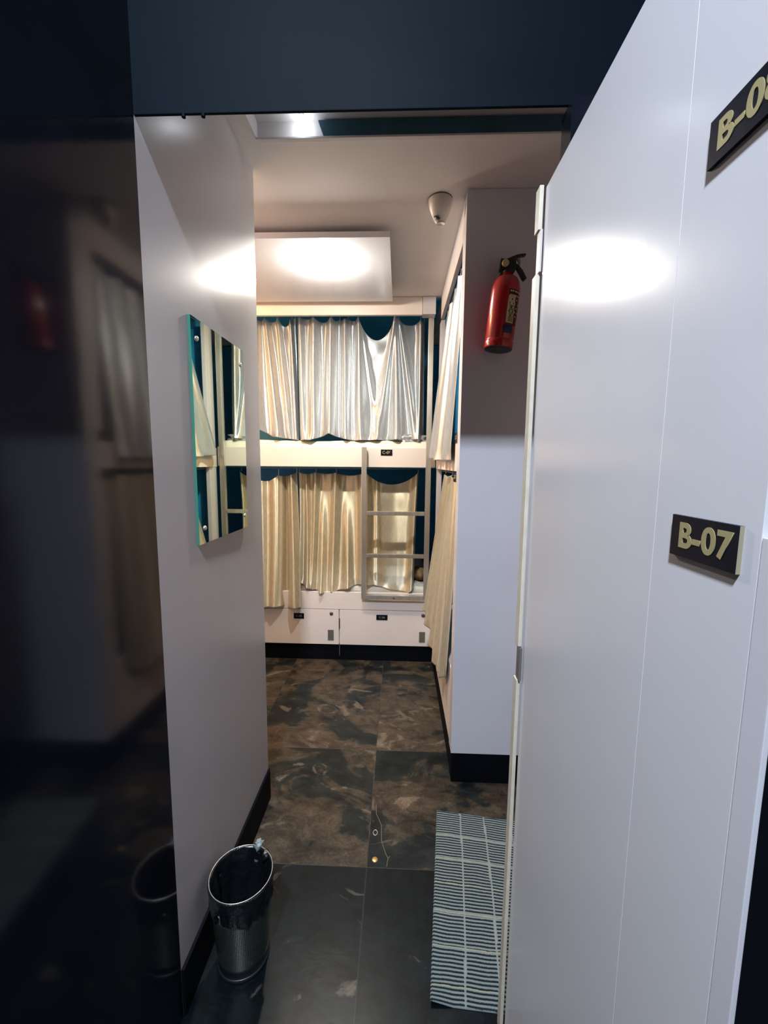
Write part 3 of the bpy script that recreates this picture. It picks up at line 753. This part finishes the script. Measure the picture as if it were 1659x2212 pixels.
def bar(name, pts, wy, th, mat):
    bm = bmesh.new(); n = len(pts); rows = []
    for i, (x, z) in enumerate(pts):
        t = Vector((pts[min(i+1, n-1)][0]-pts[max(i-1, 0)][0], 0, pts[min(i+1, n-1)][1]-pts[max(i-1, 0)][1])).normalized()
        nn = Vector((-t.z, 0, t.x))
        k = th[i] if isinstance(th, (list, tuple)) else th
        rows.append([bm.verts.new(T @ (Vector((x, sy*wy, z))+nn*sn*k)) for sy, sn in ((-1, -1), (1, -1), (1, 1), (-1, 1))])
    for i in range(n-1):
        for j in range(4): bm.faces.new([rows[i][j], rows[i][(j+1) % 4], rows[i+1][(j+1) % 4], rows[i+1][j]])
    bm.faces.new(rows[0][::-1]); bm.faces.new(rows[-1])
    bmesh.ops.recalc_face_normals(bm, faces=bm.faces[:])
    return link_mesh(name, bm, mat, fe)
bar('lever', [(-0.008, 0.302), (0.010, 0.312), (0.025, 0.320), (0.040, 0.326), (0.052, 0.328)], 0.009, [0.006, 0.006, 0.005, 0.003, 0.002], BLKPL)
bar('carry_handle', [(0.015, 0.292), (0.030, 0.285), (0.044, 0.270), (0.056, 0.253), (0.062, 0.246)], 0.009, [0.006, 0.005, 0.006, 0.006, 0.005], BLKPL)
bar('safety_link', [(0.026, 0.318), (0.034, 0.305), (0.034, 0.292), (0.027, 0.284)], 0.004, 0.004, GREYMET)
bm = bmesh.new(); box(bm, -0.018, 0.018, 0.013, 0.0592, 0.274, 0.286, bevel=0.001)
for v in bm.verts: v.co = T @ v.co
link_mesh('wall_bracket', bm, BLKPL, fe)

# ================================================================== DUST BIN
BC = (-0.412, 0.978)
bn = tag(empty('waste_bin', (BC[0], BC[1], 0.0)), 'perforated steel waste bin with a black liner by the left wall', 'waste bin')
TB = Matrix.Translation((BC[0], BC[1], 0.0))
bm = bmesh.new(); lathe(bm, [(0.070, 0.012), (0.0725, 0.05), (0.0765, 0.12), (0.081, 0.19), (0.0835, 0.235)], 72, TB, uvname='uv')
b1 = link_mesh('body', bm, PERF, bn, smooth=True); b1.modifiers.new('t', 'SOLIDIFY').thickness = 0.0012
bm = bmesh.new(); lathe(bm, [(0.0, 0.001), (0.069, 0.001), (0.0725, 0.003), (0.0725, 0.010), (0.070, 0.013), (0.0, 0.013)], 48, TB)
link_mesh('foot_ring', bm, BLKPL, bn, smooth=True)
bm = bmesh.new()
rings = []
n = 96
prof = [(0.0840, 0.203), (0.0862, 0.222), (0.0862, 0.245), (0.0880, 0.262), (0.0885, 0.276), (0.0875, 0.283), (0.0835, 0.284), (0.0815, 0.276), (0.076, 0.24), (0.070, 0.18), (0.060, 0.11), (0.045, 0.06), (0.0, 0.045)]
rn = random.Random(8)
for k, (r, z) in enumerate(prof):
    ring = []
    for i in range(n):
        a = 2*PI*i/n
        wob = 0.0
        if k < 2: wob = 0.0022*math.sin(a*11+1)+0.0015*math.sin(a*23); z_ = z+0.006*math.sin(a*3+1)+0.004*math.sin(a*7)
        elif k < 8: wob = 0.0008*math.sin(a*17+k); z_ = z
        else: wob = 0.006*math.sin(a*5+k*0.9)+0.004*math.sin(a*9-k*1.4); z_ = z+0.008*math.sin(a*4+k)
        ring.append(bm.verts.new((BC[0]+(r+wob*(r > 0.01))*math.cos(a), BC[1]+(r+wob*(r > 0.01))*math.sin(a), z_)))
    rings.append(ring)
for k in range(len(prof)-1):
    for i in range(n):
        bm.faces.new([rings[k][i], rings[k][(i+1) % n], rings[k+1][(i+1) % n], rings[k+1][i]])
link_mesh('liner', bm, BAG, bn, smooth=True)
bm = bmesh.new(); tube(bm, [(BC[0]+0.0855*math.cos(2*PI*i/64), BC[1]+0.0855*math.sin(2*PI*i/64), 0.2850) for i in range(64)], 0.0010, 8, closed=True)
link_mesh('rim_ring', bm, STEEL, bn, smooth=True)
def knot(name, c, s, seed, mat, par):
    bm = bmesh.new(); r0 = bmesh.ops.create_uvsphere(bm, u_segments=24, v_segments=14, radius=1.0)
    rn = np.random.RandomState(seed); W = rn.randn(6, 3)*4; ph = rn.rand(6)*6
    for v in r0['verts']:
        nn = np.array(v.co); k = 1+sum(0.10*math.sin(float(W[q] @ nn)+ph[q]) for q in range(6))
        v.co = Vector((c[0]+s[0]*nn[0]*k, c[1]+s[1]*nn[1]*k, c[2]+s[2]*nn[2]*k))
    return link_mesh(name, bm, mat, par, smooth=True)
knot('liner_knot', (BC[0]+0.022, BC[1]+0.085, 0.285), (0.012, 0.012, 0.022), 2, CLEARBAG, bn)
knot('liner_knot', (BC[0]+0.048, BC[1]+0.066, 0.272), (0.010, 0.014, 0.016), 4, BAG, bn)
tag(knot('crumpled_wrapper', (BC[0]-0.022, BC[1]-0.062, 0.232), (0.020, 0.012, 0.020), 6, CLEARBAG, None), 'crumpled pale wrapper inside the black lined waste bin', 'rubbish')

for o_ in [bn]+list(bn.children):
    pass
bn.scale = (0.95, 0.95, 0.89)
wr = bpy.data.objects['crumpled_wrapper']
for v_ in wr.data.vertices:
    v_.co.z = v_.co.z*0.89

# ================================================================== RUG
rug_o = Vector((0.163, 1.479)); ux = (Vector((0.441, 1.444))-rug_o).normalized()
LW, LL = 0.42, 0.600
nx, ny = 120, 560
bm = bmesh.new(); uvl = bm.loops.layers.uv.verify(); G = []; rib = []
xc = [0.0895, 0.1785, 0.275, 0.365]
ycross = [0.108, 0.200, 0.285, 0.372, 0.466, 0.56]
pitch = 0.0102
def rug_pt(s, t):
    # left edge and right edge run slightly fanned, as it lies
    left = Vector((0.163, 1.479)).lerp(Vector((0.094, 0.892)), t/LL)
    dirx = Vector((0.992, -0.126)).lerp(Vector((0.998, -0.060)), t/LL).normalized()
    p = left+dirx*s*(1.0-0.02*t/LL)
    return p
for j in range(ny+1):
    t = LL*j/ny; row = []
    for i in range(nx+1):
        s = LW*i/nx
        wob = 0.0008*math.sin(s*38+t*9)+0.0004*math.sin(s*95+t*31)
        y = t+wob+0.0035*math.sin(PI*min(1, s/0.2))*math.sin(t*11)
        near = min(abs(y-q) for q in ycross)
        r = 0.5+0.5*math.cos(2*PI*y/pitch)
        hgt = 0.0035+0.0018*r
        v_ = 0.14+0.42*r
        if near < 0.0017: v_ = 0.84; hgt = 0.0055
        sl = 0.012*math.sin(t*6)*0
        nx_ = min(abs(s-q-0.006*math.sin(t*5)) for q in xc)
        if nx_ < 0.0022: v_ = 0.74; hgt = 0.0048
        if i == 0 or i == nx or j == 0 or j == ny: hgt = 0.0004
        # the near-left corner is slightly curled
        cr_ = max(0, 1-s/0.06)*max(0, 1-(LL-t)/0.05); hgt += 0.012*cr_
        p = rug_pt(s, t)
        vv = bm.verts.new((p.x, p.y, hgt)); row.append(vv); rib.append(v_)
    G.append(row)
for j in range(ny):
    for i in range(nx):
        f = bm.faces.new([G[j][i], G[j+1][i], G[j+1][i+1], G[j][i+1]])
        for lp, (a, b) in zip(f.loops, ((i, j), (i, j+1), (i+1, j+1), (i+1, j))): lp[uvl].uv = (a/nx*LW, b/ny*LL)
rug = link_mesh('striped_mat', bm, RUG, smooth=True)
at = rug.data.attributes.new('rib', 'FLOAT', 'POINT'); at.data.foreach_set('value', rib)
tag(rug, 'grey and black striped woven floor mat beside the open door', 'floor mat')

# ================================================================== SMALL THINGS ON THE FLOOR
bm = bmesh.new(); lathe(bm, [(0.0, 0.0026), (0.0085, 0.0026), (0.0100, 0.0018), (0.0105, 0.0)], 28, Matrix.Translation((-0.067, 1.268, 0.0)))
tag(link_mesh('brass_disc', bm, BRASS, smooth=True), 'small round brass disc on the tiles beside the ochre crack', 'disc')
bm = bmesh.new(); tube(bm, [(-0.0715+0.0075*math.cos(2*PI*i/28), 1.372+0.0110*math.sin(2*PI*i/28), 0.0013) for i in range(28)], 0.0012, 8, closed=True)
tag(link_mesh('metal_ring', bm, STEEL, smooth=True), 'tiny bright metal ring on the tiles beyond the brass disc', 'ring')
